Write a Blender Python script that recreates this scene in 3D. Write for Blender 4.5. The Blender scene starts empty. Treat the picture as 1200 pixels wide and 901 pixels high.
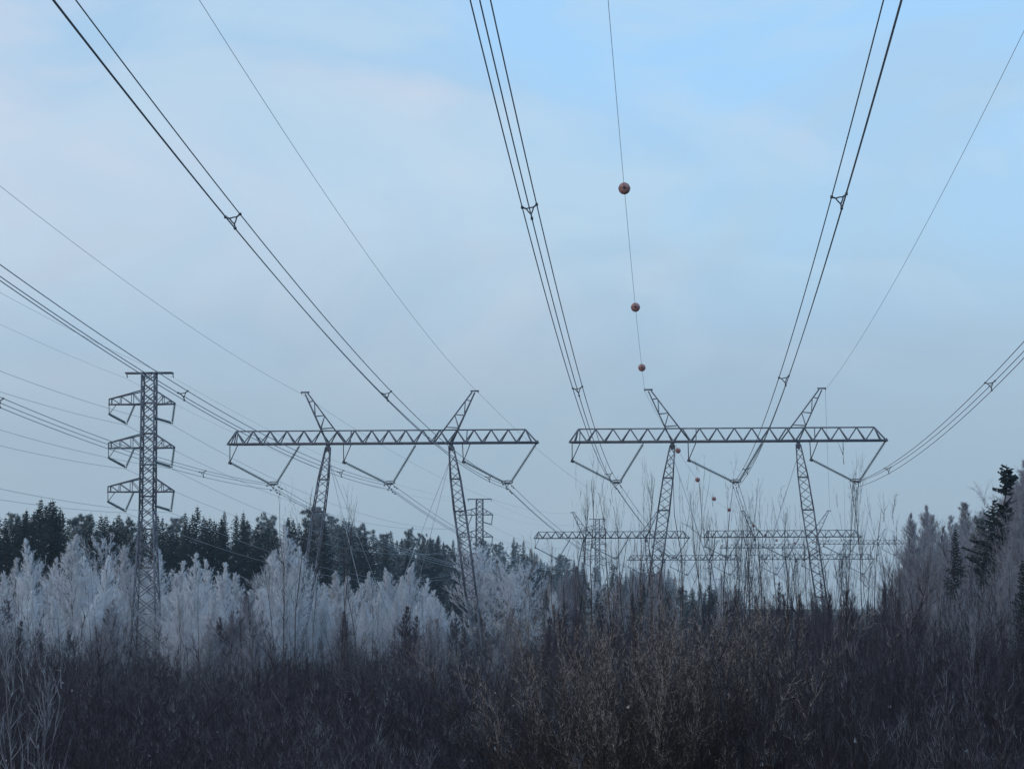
import bpy, math, random
import numpy as np
from mathutils import Matrix, Vector

random.seed(7)
RNG = np.random.default_rng(11)
scene = bpy.context.scene
COL = scene.collection

# ------------------------------------------------------------------ camera
EYE = 5.0                                   # height of the eye over the clearing (photographer on a low embankment)
PITCH = math.radians(5.245)
FPX = 3159.0                                # focal length in pixels of a 1200 px wide picture
cam_d = bpy.data.cameras.new('camera')
cam_d.sensor_width = 36.0
cam_d.lens = 36.0 * FPX / 1200.0
cam_d.clip_start = 0.5
cam_d.clip_end = 8000.0
cam = bpy.data.objects.new('camera', cam_d)
cam.location = (0, 0, EYE)
cam.rotation_euler = (math.pi / 2 + PITCH, 0, 0)
COL.objects.link(cam)
scene.camera = cam

# ------------------------------------------------------------------ light and exposure
SUN_EL, SUN_AZ = math.radians(11), math.radians(215)      # low winter sun behind the photographer, veiled by cloud
W = bpy.data.worlds.new('World')
scene.world = W
W.use_nodes = True
nt = W.node_tree
nt.nodes.clear()
N = nt.nodes.new
L = nt.links.new
sky = N('ShaderNodeTexSky'); sky.sky_type = 'NISHITA'; sky.sun_disc = False
sky.sun_elevation = SUN_EL; sky.sun_rotation = SUN_AZ
sky.air_density = 1.0; sky.dust_density = 0.6; sky.ozone_density = 3.0
tc = N('ShaderNodeTexCoord')
sep = N('ShaderNodeSeparateXYZ'); L(tc.outputs['Generated'], sep.inputs[0])


def wmap(sx, sy, sz, loc=(0, 0, 0)):
    m = N('ShaderNodeMapping'); m.inputs['Scale'].default_value = (sx, sy, sz); m.inputs['Location'].default_value = loc
    L(tc.outputs['Generated'], m.inputs['Vector']); return m


def wnoise(m, scale, detail, rough, dist=0.0):
    n = N('ShaderNodeTexNoise'); n.inputs['Scale'].default_value = scale; n.inputs['Detail'].default_value = detail
    n.inputs['Roughness'].default_value = rough; n.inputs['Distortion'].default_value = dist
    L(m.outputs[0], n.inputs['Vector']); return n


def wramp(src, stops):
    r = N('ShaderNodeValToRGB'); e = r.color_ramp.elements
    while len(e) < len(stops):
        e.new(0.5)
    for el, (p, c) in zip(e, stops):
        el.position = p; el.color = (*c, 1) if len(c) == 3 else c
    L(src, r.inputs[0]); return r


def wmix(fac, a, b, mode='MIX'):
    m = N('ShaderNodeMix'); m.data_type = 'RGBA'; m.blend_type = mode
    for sock, v in ((m.inputs[0], fac), (m.inputs[6], a), (m.inputs[7], b)):
        if hasattr(v, 'links'):
            L(v, sock)
        elif isinstance(v, (int, float)):
            sock.default_value = v
        else:
            sock.default_value = (*v, 1)
    return m.outputs[2]


# thin stratus: a grey-blue bank low over the horizon, paler lavender sheets above it, blue gaps between
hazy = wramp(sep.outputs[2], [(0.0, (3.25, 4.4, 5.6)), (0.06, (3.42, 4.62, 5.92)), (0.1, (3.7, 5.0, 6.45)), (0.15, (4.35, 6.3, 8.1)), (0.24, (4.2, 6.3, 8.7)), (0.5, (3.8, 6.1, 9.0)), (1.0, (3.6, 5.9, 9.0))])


def wmath(op, a, b, clamp=False):
    m = N('ShaderNodeMath'); m.operation = op; m.use_clamp = clamp
    for sock, v in zip(m.inputs, (a, b)):
        if hasattr(v, 'links'):
            L(v, sock)
        else:
            sock.default_value = v
    return m.outputs[0]


n1 = wnoise(wmap(1.0, 1.0, 2.0, (3.1, 0.4, 1.7)), 6.5, 6.0, 0.5, 0.8)
n2 = wnoise(wmap(1.0, 1.0, 1.7, (1.2, 5.0, 0.3)), 6.0, 5.0, 0.48, 0.9)
n3 = wnoise(wmap(1.0, 1.0, 2.2, (7.2, 2.0, 4.3)), 11.0, 6.0, 0.5, 0.7)
leftish = wmath('MULTIPLY', sep.outputs[0], -0.75)                       # the cloud sheet is thicker on one side of the sky
lav = wramp(wmath('ADD', n1.outputs[0], leftish), [(0.46, (0, 0, 0)), (0.7, (1, 1, 1))])
upper = wramp(sep.outputs[2], [(0.07, (0, 0, 0)), (0.17, (1, 1, 1))])
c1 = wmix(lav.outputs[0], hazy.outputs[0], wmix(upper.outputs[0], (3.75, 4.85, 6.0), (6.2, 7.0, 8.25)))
gap = wramp(wmath('SUBTRACT', n2.outputs[0], wmath('MULTIPLY', leftish, 0.8)), [(0.42, (0, 0, 0)), (0.6, (0.95, 0.95, 0.95))])
gapm = wmath('MULTIPLY', gap.outputs[0], wramp(sep.outputs[2], [(0.1, (0, 0, 0)), (0.2, (1, 1, 1))]).outputs[0])
gain = wmix(1.0, sky.outputs[0], (2.0, 2.0, 2.0), 'MULTIPLY')
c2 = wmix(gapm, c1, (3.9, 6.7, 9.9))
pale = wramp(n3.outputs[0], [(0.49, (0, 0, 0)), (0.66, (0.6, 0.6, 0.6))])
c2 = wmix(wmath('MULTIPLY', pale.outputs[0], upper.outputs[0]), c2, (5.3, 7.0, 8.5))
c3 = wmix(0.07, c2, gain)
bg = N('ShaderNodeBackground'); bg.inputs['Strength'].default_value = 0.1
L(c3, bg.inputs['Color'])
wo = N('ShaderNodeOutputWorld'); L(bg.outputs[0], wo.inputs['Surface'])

sd = bpy.data.lights.new('sun', 'SUN'); sd.energy = 0.65; sd.angle = math.radians(25); sd.color = (1.0, 0.96, 0.92)
sun = bpy.data.objects.new('sun', sd)
sun.rotation_euler = Vector((-math.sin(SUN_AZ) * math.cos(SUN_EL), -math.cos(SUN_AZ) * math.cos(SUN_EL), -math.sin(SUN_EL))).to_track_quat('-Z', 'Y').to_euler()
COL.objects.link(sun)
vs = scene.view_settings
vs.view_transform = 'Standard'; vs.look = 'None'; vs.exposure = 0.0; vs.gamma = 1.0
try:
    vs.use_curve_mapping = False
except Exception:
    pass
scene.cycles.max_bounces = 6
scene.cycles.diffuse_bounces = 2
scene.cycles.glossy_bounces = 2
scene.cycles.volume_bounces = 0


# ------------------------------------------------------------------ helpers
def smooth(a, b, v):
    t = np.clip((np.asarray(v, float) - a) / (b - a), 0, 1)
    return t * t * (3 - 2 * t)


def ground(x, y):
    x = np.asarray(x, float); y = np.asarray(y, float)
    lat = 0.121 * y - x
    z = 3.4 * (1 - smooth(8, 30, y))
    z = z + 11 * smooth(640, 930, y) + 3.2 * smooth(930, 1080, y) - 7 * smooth(1250, 2100, y)
    z = z + 4 * smooth(70, 130, lat) * smooth(330, 620, y) + 3.5 * smooth(20, 90, -lat) * smooth(140, 400, y)
    return z


def gz(x, y):
    return float(ground(x, y))


CP, SP = math.cos(PITCH), math.sin(PITCH)


def at(px, y):
    """world X of picture column px (near the horizon) at the distance y"""
    return (px - 600.0) / FPX * y * 1.004


def col(x, y):
    return 600.0 + FPX * x / (y * 1.004)


def zat(py, y):
    v = (450.5 - py) / FPX
    return EYE + (SP + v * CP) * y / (CP - v * SP)


class MB:
    """collects triangles, with one 'frost' value per vertex"""
    def __init__(self):
        self.v, self.t, self.f, self.n = [], [], [], 0

    def add(self, v, t, frost=0.0):
        v = np.asarray(v, np.float32).reshape(-1, 3)
        self.v.append(v); self.t.append(np.asarray(t, np.int32).reshape(-1, 3) + self.n)
        fr = np.empty(len(v), np.float32); fr[:] = frost
        self.f.append(fr); self.n += len(v)

    def mesh(self, name, mat, flat=True):
        v = np.concatenate(self.v); t = np.concatenate(self.t); f = np.concatenate(self.f)
        me = bpy.data.meshes.new(name)
        me.vertices.add(len(v)); me.vertices.foreach_set('co', v.ravel())
        me.loops.add(len(t) * 3); me.loops.foreach_set('vertex_index', t.ravel())
        me.polygons.add(len(t)); me.polygons.foreach_set('loop_start', np.arange(len(t), dtype=np.int32) * 3)
        try:
            me.polygons.foreach_set('loop_total', np.full(len(t), 3, np.int32))
        except Exception:
            pass
        if not flat:
            me.polygons.foreach_set('use_smooth', np.ones(len(t), bool))
        me.update(calc_edges=True)
        a = me.attributes.new('frost', 'FLOAT', 'POINT'); a.data.foreach_set('value', f)
        me.materials.append(mat)
        return me


def basis(d):
    d = d / np.maximum(np.linalg.norm(d, axis=1, keepdims=True), 1e-9)
    h = np.where(np.abs(d[:, 2:3]) < 0.9, np.array([[0, 0, 1.0]]), np.array([[1.0, 0, 0]]))
    a = np.cross(d, h); a /= np.linalg.norm(a, axis=1, keepdims=True)
    return a, np.cross(d, a)


def cones(mb, A, B, r, frost=0.0, k=3):
    """pointed twigs from A to B"""
    A = np.asarray(A, float); B = np.asarray(B, float); n = len(A)
    if n == 0:
        return
    a, b = basis(B - A); r = np.broadcast_to(np.asarray(r, float), (n,))[:, None]
    ring = [A + r * (math.cos(2 * math.pi * i / k) * a + math.sin(2 * math.pi * i / k) * b) for i in range(k)]
    V = np.stack(ring + [B], 1).reshape(-1, 3)
    T = np.array([[i, (i + 1) % k, k] for i in range(k)])[None] + (np.arange(n) * (k + 1))[:, None, None]
    fr = np.repeat(np.broadcast_to(np.asarray(frost, float), (n,)), k + 1)
    mb.add(V, T, fr)


def frusta(mb, A, B, ra, rb, frost=0.0, k=3):
    A = np.asarray(A, float); B = np.asarray(B, float); n = len(A)
    if n == 0:
        return
    a, b = basis(B - A)
    ra = np.broadcast_to(np.asarray(ra, float), (n,))[:, None]; rb = np.broadcast_to(np.asarray(rb, float), (n,))[:, None]
    cs = [(math.cos(2 * math.pi * i / k), math.sin(2 * math.pi * i / k)) for i in range(k)]
    V = np.stack([A + ra * (c * a + s * b) for c, s in cs] + [B + rb * (c * a + s * b) for c, s in cs], 1).reshape(-1, 3)
    T = []
    for i in range(k):
        j = (i + 1) % k
        T += [[i, j, k + j], [i, k + j, k + i]]
    T = np.array(T)[None] + (np.arange(n) * 2 * k)[:, None, None]
    mb.add(V, T, np.repeat(np.broadcast_to(np.asarray(frost, float), (n,)), 2 * k))


def tube(mb, P, r, k=6, frost=0.0, cap=True):
    P = np.asarray(P, float); n = len(P)
    r = np.broadcast_to(np.asarray(r, float), (n,))
    D = np.gradient(P, axis=0); a, b = basis(D)
    ang = np.arange(k) * 2 * math.pi / k
    V = (P[:, None] + r[:, None, None] * (np.cos(ang)[None, :, None] * a[:, None] + np.sin(ang)[None, :, None] * b[:, None])).reshape(-1, 3)
    T = []
    for i in range(n - 1):
        for j in range(k):
            q = (j + 1) % k
            T += [[i * k + j, i * k + q, (i + 1) * k + q], [i * k + j, (i + 1) * k + q, (i + 1) * k + j]]
    if cap:
        for j in range(1, k - 1):
            T += [[0, j + 1, j], [(n - 1) * k, (n - 1) * k + j, (n - 1) * k + j + 1]]
    mb.add(V, T, frost)


BOX_T = [[0, 2, 1], [0, 3, 2], [4, 5, 6], [4, 6, 7], [0, 1, 5], [0, 5, 4], [1, 2, 6], [1, 6, 5], [2, 3, 7], [2, 7, 6], [3, 0, 4], [3, 4, 7]]


def bar(mb, A, B, w, w2=None):
    A = np.asarray(A, float); B = np.asarray(B, float); w2 = w2 or w
    a, b = basis((B - A)[None]); a, b = a[0] * w / 2, b[0] * w2 / 2
    mb.add([A - a - b, A + a - b, A + a + b, A - a + b, B - a - b, B + a - b, B + a + b, B - a + b], BOX_T)


def link(name, me, parent=None, loc=None, rz=0.0, scale=None):
    o = bpy.data.objects.new(name, me); COL.objects.link(o)
    if parent:
        o.parent = parent
    if loc is not None:
        o.location = loc
    if rz:
        o.rotation_euler = (0, 0, rz)
    if scale is not None:
        o.scale = scale if hasattr(scale, '__len__') else (scale,) * 3
    return o


def tag(o, label, cat, group=None, kind=None):
    if label:
        o['label'] = label
    if cat:
        o['category'] = cat
    if group:
        o['group'] = group
    if kind:
        o['kind'] = kind
    return o


def copy_thing(src, loc, rz, scale):
    r = src.copy(); COL.objects.link(r)
    r.location = loc; r.rotation_euler = (random.uniform(-.02, .02), random.uniform(-.02, .02), rz); r.scale = scale
    for ch in src.children:
        c = ch.copy(); COL.objects.link(c); c.parent = r
    return r


ONES = 'first second third fourth fifth sixth seventh eighth ninth tenth eleventh twelfth thirteenth fourteenth fifteenth sixteenth seventeenth eighteenth nineteenth'.split()
TENS = {2: ('twentieth', 'twenty'), 3: ('thirtieth', 'thirty'), 4: ('fortieth', 'forty'), 5: ('fiftieth', 'fifty'), 6: ('sixtieth', 'sixty'), 7: ('seventieth', 'seventy'), 8: ('eightieth', 'eighty'), 9: ('ninetieth', 'ninety')}


def ordinal(n):
    if n < 20:
        return ONES[n - 1]
    t, u = divmod(n, 10)
    return TENS[t][0] if u == 0 else TENS[t][1] + '-' + ONES[u - 1]


# ------------------------------------------------------------------ materials
def new_mat(name):
    m = bpy.data.materials.new(name); m.use_nodes = True
    t = m.node_tree; b = t.nodes['Principled BSDF']
    return m, t, b


def mat_plain(name, c, rough=0.7, metal=0.0, vary=0.25, scale=3.0):
    m, t, b = new_mat(name)
    n = t.nodes.new('ShaderNodeTexNoise'); n.inputs['Scale'].default_value = scale; n.inputs['Detail'].default_value = 5
    g = t.nodes.new('ShaderNodeTexCoord'); t.links.new(g.outputs['Object'], n.inputs['Vector'])
    r = t.nodes.new('ShaderNodeValToRGB')
    r.color_ramp.elements[0].position = 0.3; r.color_ramp.elements[1].position = 0.7
    r.color_ramp.elements[0].color = (*[v * (1 - vary) for v in c], 1); r.color_ramp.elements[1].color = (*[min(1, v * (1 + vary)) for v in c], 1)
    t.links.new(n.outputs[0], r.inputs[0]); t.links.new(r.outputs[0], b.inputs['Base Color'])
    b.inputs['Roughness'].default_value = rough; b.inputs['Metallic'].default_value = metal
    return m


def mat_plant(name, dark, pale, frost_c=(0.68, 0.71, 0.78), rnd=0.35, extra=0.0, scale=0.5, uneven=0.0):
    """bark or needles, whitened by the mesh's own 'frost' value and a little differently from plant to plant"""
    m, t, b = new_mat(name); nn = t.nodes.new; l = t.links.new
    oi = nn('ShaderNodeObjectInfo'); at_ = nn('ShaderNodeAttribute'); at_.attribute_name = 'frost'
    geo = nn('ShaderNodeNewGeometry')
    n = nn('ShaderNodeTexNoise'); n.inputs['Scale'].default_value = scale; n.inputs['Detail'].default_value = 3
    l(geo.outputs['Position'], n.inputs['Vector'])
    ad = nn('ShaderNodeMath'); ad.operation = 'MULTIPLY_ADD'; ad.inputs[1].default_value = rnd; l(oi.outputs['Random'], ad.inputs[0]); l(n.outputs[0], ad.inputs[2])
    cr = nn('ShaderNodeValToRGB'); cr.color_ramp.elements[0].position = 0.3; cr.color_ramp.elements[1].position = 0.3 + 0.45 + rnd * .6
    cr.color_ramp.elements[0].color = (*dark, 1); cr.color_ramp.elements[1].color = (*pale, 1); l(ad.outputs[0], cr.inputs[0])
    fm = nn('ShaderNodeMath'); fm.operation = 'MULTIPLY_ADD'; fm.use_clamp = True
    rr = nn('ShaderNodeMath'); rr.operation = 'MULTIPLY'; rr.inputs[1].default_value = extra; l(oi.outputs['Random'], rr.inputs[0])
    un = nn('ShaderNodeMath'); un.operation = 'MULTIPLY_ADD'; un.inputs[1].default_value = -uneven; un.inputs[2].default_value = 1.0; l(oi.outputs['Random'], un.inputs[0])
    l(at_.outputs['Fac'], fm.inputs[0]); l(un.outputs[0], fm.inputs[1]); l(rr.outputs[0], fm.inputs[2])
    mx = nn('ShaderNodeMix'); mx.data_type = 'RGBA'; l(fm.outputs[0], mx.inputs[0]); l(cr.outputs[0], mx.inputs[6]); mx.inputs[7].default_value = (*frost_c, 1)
    l(mx.outputs[2], b.inputs['Base Color']); b.inputs['Roughness'].default_value = 0.9
    b.inputs['Specular IOR Level'].default_value = 0.15
    return m


STEEL = mat_plain('galvanised_steel', (0.125, 0.135, 0.165), 0.6, 0.3, 0.35, 1.5)
STEEL_DARK = mat_plain('dark_steel', (0.07, 0.072, 0.085), 0.6, 0.3, 0.2, 2.0)
CABLE = mat_plain('aluminium_cable', (0.36, 0.38, 0.41), 0.45, 0.5, 0.15, 0.2)
FITTING = mat_plain('fitting_metal', (0.08, 0.085, 0.1), 0.5, 0.4, 0.2, 4.0)
GLASS_INS = mat_plain('glass_insulator', (0.1, 0.15, 0.17), 0.25, 0.0, 0.25, 6.0)
CONCRETE = mat_plain('concrete', (0.3, 0.29, 0.28), 0.9, 0.0, 0.2, 3.0)
BIRCH_BARK = mat_plant('birch_bark', (0.12, 0.10, 0.10), (0.30, 0.27, 0.26), scale=2.0)
BIRCH_TWIG = mat_plant('birch_twig', (0.10, 0.085, 0.105), (0.2, 0.165, 0.19), (0.85, 0.89, 0.95), rnd=0.3, uneven=0.35)
GREY_TWIG = mat_plant('grey_twig', (0.06, 0.048, 0.062), (0.12, 0.098, 0.12), rnd=0.3, uneven=0.6)
LOW_TWIG = mat_plant('low_birch_twig', (0.016, 0.012, 0.018), (0.06, 0.046, 0.062), rnd=0.4, uneven=0.8)
RIME_TWIG = mat_plant('rimed_twig', (0.03, 0.025, 0.03), (0.09, 0.075, 0.09), rnd=0.2)
BARK = mat_plant('dark_bark', (0.035, 0.028, 0.028), (0.085, 0.06, 0.05), scale=2.0)
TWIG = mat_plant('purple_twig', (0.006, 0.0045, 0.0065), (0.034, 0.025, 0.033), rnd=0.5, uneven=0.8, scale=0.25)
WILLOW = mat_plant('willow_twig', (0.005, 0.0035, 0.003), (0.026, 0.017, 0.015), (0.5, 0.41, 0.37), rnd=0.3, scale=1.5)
NEEDLE = mat_plant('spruce_needles', (0.010, 0.017, 0.017), (0.024, 0.034, 0.031), rnd=0.35, extra=0.03)
PINE_N = mat_plant('pine_needles', (0.025, 0.043, 0.038), (0.055, 0.085, 0.07), rnd=0.35, extra=0.09)

# ------------------------------------------------------------------ ground
GROUND, t_, b_ = new_mat('frozen_ground')
gt = t_.nodes.new('ShaderNodeNewGeometry')
gn = t_.nodes.new('ShaderNodeTexNoise'); gn.inputs['Scale'].default_value = 0.35; gn.inputs['Detail'].default_value = 8
t_.links.new(gt.outputs['Position'], gn.inputs['Vector'])
gn2 = t_.nodes.new('ShaderNodeTexNoise'); gn2.inputs['Scale'].default_value = 0.012; gn2.inputs['Detail'].default_value = 4
t_.links.new(gt.outputs['Position'], gn2.inputs['Vector'])
ga = t_.nodes.new('ShaderNodeMath'); ga.operation = 'ADD'
t_.links.new(gn.outputs[0], ga.inputs[0]); t_.links.new(gn2.outputs[0], ga.inputs[1])
gr = t_.nodes.new('ShaderNodeValToRGB')
for el, (p, c) in zip([gr.color_ramp.elements[0], gr.color_ramp.elements[1], gr.color_ramp.elements.new(0.5)], [(0.42, (0.022, 0.019, 0.02, 1)), (0.62, (0.62, 0.65, 0.7, 1)), (0.54, (0.11, 0.095, 0.08, 1))]):
    el.position = p; el.color = c
gf = t_.nodes.new('ShaderNodeAttribute'); gf.attribute_name = 'frost'          # where open snow lies
gd = t_.nodes.new('ShaderNodeMath'); gd.operation = 'MULTIPLY_ADD'; gd.inputs[1].default_value = 0.5
ge = t_.nodes.new('ShaderNodeMath'); ge.operation = 'MULTIPLY_ADD'; ge.inputs[1].default_value = 0.24; ge.inputs[2].default_value = -0.07
t_.links.new(gf.outputs['Fac'], ge.inputs[0]); t_.links.new(ge.outputs[0], gd.inputs[2])
t_.links.new(ga.outputs[0], gd.inputs[0]); t_.links.new(gd.outputs[0], gr.inputs[0])
t_.links.new(gr.outputs[0], b_.inputs['Base Color']); b_.inputs['Roughness'].default_value = 0.95
ys = np.concatenate([np.linspace(-140, 60, 51), np.geomspace(62, 2350, 90)])
us = np.linspace(-1, 1, 101)
X = us[None, :] * (260 + np.maximum(ys, 0)[:, None] * 0.72); Y = np.repeat(ys[:, None], 101, 1)
Z = ground(X, Y) + 0.12 * np.sin(X * .37 + Y * .11) * np.sin(Y * .29)
g_v = np.stack([X, Y, Z], -1).reshape(-1, 3)
i, j = np.meshgrid(np.arange(len(ys) - 1), np.arange(100), indexing='ij'); q = (i * 101 + j).ravel()
g_t = np.concatenate([np.stack([q, q + 1, q + 102], 1), np.stack([q, q + 102, q + 101], 1)])
mb = MB(); mb.add(g_v, g_t, smooth(860, 1000, g_v[:, 1]) * smooth(-10, 40, g_v[:, 0] - .1 * g_v[:, 1]))
tag(link('ground', mb.mesh('ground', GROUND, False)), 'frozen clearing with patchy snow under the thicket', None, kind='structure')

# ------------------------------------------------------------------ steel pieces shared by the towers
mb = MB(); bar(mb, (0, 0, 0), (1, 0, 0), 1.0)
BRACE = mb.mesh('brace', STEEL)


def place_bar(name, me, A, B, w, parent):
    A, B = Vector(A), Vector(B); d = B - A
    o = bpy.data.objects.new(name, me); COL.objects.link(o); o.parent = parent
    o.location = A; o.rotation_mode = 'QUATERNION'; o.rotation_quaternion = d.to_track_quat('X', 'Z'); o.scale = (d.length, w, w)
    return o


def lathe(profile, k=8):
    mb = MB()
    P = np.array(profile); n = len(P); ang = np.arange(k) * 2 * math.pi / k
    V = np.stack([np.repeat(P[:, 1:2], k, 1), P[:, :1] * np.cos(ang), P[:, :1] * np.sin(ang)], -1).reshape(-1, 3)
    T = []
    for a in range(n - 1):
        for c in range(k):
            d = (c + 1) % k
            T += [[a * k + c, (a + 1) * k + d, a * k + d], [a * k + c, (a + 1) * k + c, (a + 1) * k + d]]
    mb.add(V, T); return mb


prof = [(0.02, 0.0), (0.03, 0.02)]
for s in range(26):
    y0 = 0.04 + s * 0.92 / 26
    prof += [(0.045, y0), (0.135, y0 + 0.012), (0.13, y0 + 0.02), (0.045, y0 + 0.026)]
prof += [(0.03, 0.98), (0.02, 1.0)]
INSUL = lathe(prof).mesh('insulator_string', GLASS_INS)


def place_string(A, B, parent, name='insulator_string'):
    A, B = Vector(A), Vector(B); d = B - A
    o = bpy.data.objects.new(name, INSUL); COL.objects.link(o); o.parent = parent
    o.location = A; o.rotation_mode = 'QUATERNION'; o.rotation_quaternion = d.to_track_quat('X', 'Z'); o.scale = (d.length, 1, 1)
    return o


# corona ring and yoke plate under each V of insulators
mb = MB()
ang = np.linspace(0, 2 * math.pi, 17)
tube(mb, np.stack([0.5 * np.cos(ang), 0.35 * np.sin(ang), 0.17 * np.sin(ang) + 0.08], -1), 0.05, 6)
RING = mb.mesh('corona_ring', FITTING)
mb = MB(); bar(mb, (-0.3, 0, 0.02), (0.3, 0, 0.02), 0.05, 0.16); bar(mb, (-.28, 0, 0), (0, 0, -.3), .05); bar(mb, (.28, 0, 0), (0, 0, -.3), .05)
YOKE = mb.mesh('yoke_plate', FITTING)

# the wide guyed portal pylon, in its own axes: x along the beam, z up
ZB, ZT = 22.55, 23.77
BEAM_L, BEAM_R = -15.35, 13.85
TOP_L, TOP_R = -14.5, 12.75
VSET = [((-15.1, -14.35), -15.1, -11.0, -8.45), ((-4.35, -3.6), -4.3, 0.0, 2.5), ((6.85, 7.6), 6.95, 11.05, 13.75)]
ZC = 19.15


def leg_width(s):            # s = metres below the top of the leg
    return float(np.interp(s, [0, 3, 6, 14, 22.5], [0.42, 0.92, 1.06, 0.98, 0.3]))


def portal(x, y, g, rz, label, fine):
    root = bpy.data.objects.new('pylon', None); COL.objects.link(root)
    root.location = (x, y, g); root.rotation_euler = (0, 0, rz)
    tag(root, label, 'pylon', 'wide guyed pylons of the two lines')
    D = 0.75
    # cross beam: two lower chords, one upper chord
    mb = MB()
    for s in (-D, D):
        bar(mb, (BEAM_L + .5, s, ZB), (BEAM_R - .5, s, ZB), 0.15)
        bar(mb, (BEAM_L, 0, ZB), (BEAM_L + .5, s, ZB), 0.15); bar(mb, (BEAM_R, 0, ZB), (BEAM_R - .5, s, ZB), 0.15)
    bar(mb, (TOP_L, 0, ZT), (TOP_R, 0, ZT), 0.12)
    bar(mb, (BEAM_L, 0, ZB), (TOP_L, 0, ZT), 0.13); bar(mb, (BEAM_R, 0, ZB), (TOP_R, 0, ZT), 0.13)
    bar(mb, (BEAM_R - .25, 0, ZB - .12), (BEAM_R + .12, 0, ZB + .1), .3)
    joints = []
    tops = np.linspace(TOP_L, TOP_R, 18)
    bots = [BEAM_L + .5] + list((tops[:-1] + tops[1:]) / 2) + [BEAM_R - .5]
    for k, t in enumerate(tops):
        for s in (-D, D):
            joints += [((t, 0, ZT), (bots[k], s, ZB), 0.085), ((t, 0, ZT), (bots[k + 1], s, ZB), 0.085)]
    for b in bots[1:-1]:
        joints.append(((b, -D, ZB), (b, D, ZB), 0.07))
    for u in (-14.35, -3.6, 7.3):
        joints.append(((u, 0, ZT), (u, -D, ZB), 0.09))
    if not fine:
        for A, B, w in joints:
            bar(mb, A, B, w * 1.15)
    beam = link('cross_beam', mb.mesh('cross_beam', STEEL), root)
    if fine:
        for A, B, w in joints:
            place_bar('brace', BRACE, A, B, w, beam)
    for side in (-1, 1):
        # leg: four chords and a zigzag of braces on each face
        topx, botx = side * 5.8, side * 8.85
        H = ZB - 0.35
        ss = np.linspace(0, H, 30)
        def corner(s, a, b):
            h = leg_width(s) / 2
            return (topx + (botx - topx) * s / H + a * h, b * h, H - s)
        mb = MB()
        for a, b in ((-1, -1), (1, -1), (1, 1), (-1, 1)):
            for s0, s1 in ((0, 3), (3, 6), (6, 14), (14, H)):
                bar(mb, corner(s0, a, b), corner(s1, a, b), 0.1)
        for s in (0.0, 3.0, 6.0, 14.0):
            for (a, b), (c, d) in (((-1, -1), (1, -1)), ((1, -1), (1, 1)), ((1, 1), (-1, 1)), ((-1, 1), (-1, -1))):
                bar(mb, corner(s, a, b), corner(s, c, d), 0.09)
        bar(mb, (topx, 0, H - .35), (topx, 0, ZB - .1), 0.36)
        bar(mb, (botx, 0, -0.3), (botx, 0, 0.12), 0.5)
        joints = []
        for k in range(len(ss) - 1):
            u = 1 if k % 2 else -1
            for (fa, fb) in (((-1, -1), (1, -1)), ((1, 1), (-1, 1)), ((1, -1), (1, 1)), ((-1, 1), (-1, -1))):
                p, q = (fa, fb) if u > 0 else (fb, fa)
                joints.append((corner(ss[k], *p), corner(ss[k + 1], *q), 0.06))
        if not fine:
            for A, B, w in joints:
                bar(mb, A, B, w)
        leg = link('leg', mb.mesh('leg', STEEL), root)
        if fine:
            for A, B, w in joints:
                place_bar('brace', BRACE, A, B, w, leg)
        # earth-wire peak leaning outwards from the beam
        mb = MB()
        tip = (side * 7.75, 0, 27.3)
        inner0 = (side * 4.25, 0, ZB + .1)
        def along(p, q, f):
            return tuple(p[m] + (q[m] - p[m]) * f for m in range(3))
        o0 = [(topx + side * .05, s * .28, ZB) for s in (-1, 1)]
        o1 = [(side * 8.0, s * .06, 27.25) for s in (-1, 1)]
        for s in (0, 1):
            bar(mb, o0[s], o1[s], 0.12)
        bar(mb, inner0, tip, 0.12)
        bar(mb, (side * 7.6, 0, 27.4), (side * 8.4, 0, 27.4), 0.14)
        bar(mb, (side * 8.3, 0, 27.42), (side * 8.34, 0, 27.22), 0.06)
        jp = []
        for k, f in enumerate((0.3, 0.55, 0.84)):
            for s in (0, 1):
                jp.append((along(inner0, tip, f), along(o0[s], o1[s], f), 0.08))
        for f0, f1 in ((0.3, .3 + .24), (0.55, 0.82)):
            for s in (0, 1):
                jp.append((along(o0[s], o1[s], f0), along(inner0, tip, f1), 0.06))
        if not fine:
            for A, B, w in jp:
                bar(mb, A, B, w)
        peak = link('peak', mb.mesh('peak', STEEL), root)
        if fine:
            for A, B, w in jp:
                place_bar('brace', BRACE, A, B, w, peak)
        for s in (-1, 1):
            mb = MB(); tube(mb, [(topx - side * .1, 0, H - 1.2), (side * -1.2, s * 11.0, -0.2)], 0.022, 5)
            link('guy_wire', mb.mesh('guy_wire', CABLE), root)
    for (h0, h1), hx, cx, rx in VSET:
        zj = 20.85
        mb = MB()
        tube(mb, [(h0, 0, ZB - .05), (hx, 0, zj)], 0.045, 5); tube(mb, [(h1, 0, ZB - .05), (hx, 0, zj)], 0.045, 5)
        bar(mb, (hx - .12, 0, zj), (hx + .14, 0, zj - .1), 0.26)
        link('hanger', mb.mesh('hanger', STEEL_DARK), root)
        place_string((hx, 0, zj), (cx - .3, 0, ZC - .3), root)
        place_string((rx, 0, ZB - .1), (cx + .32, 0, ZC - .3), root)
        o = link('yoke_plate', YOKE, root, (cx, 0, ZC - .36))
        link('corona_ring', RING, o)
    return root


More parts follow.
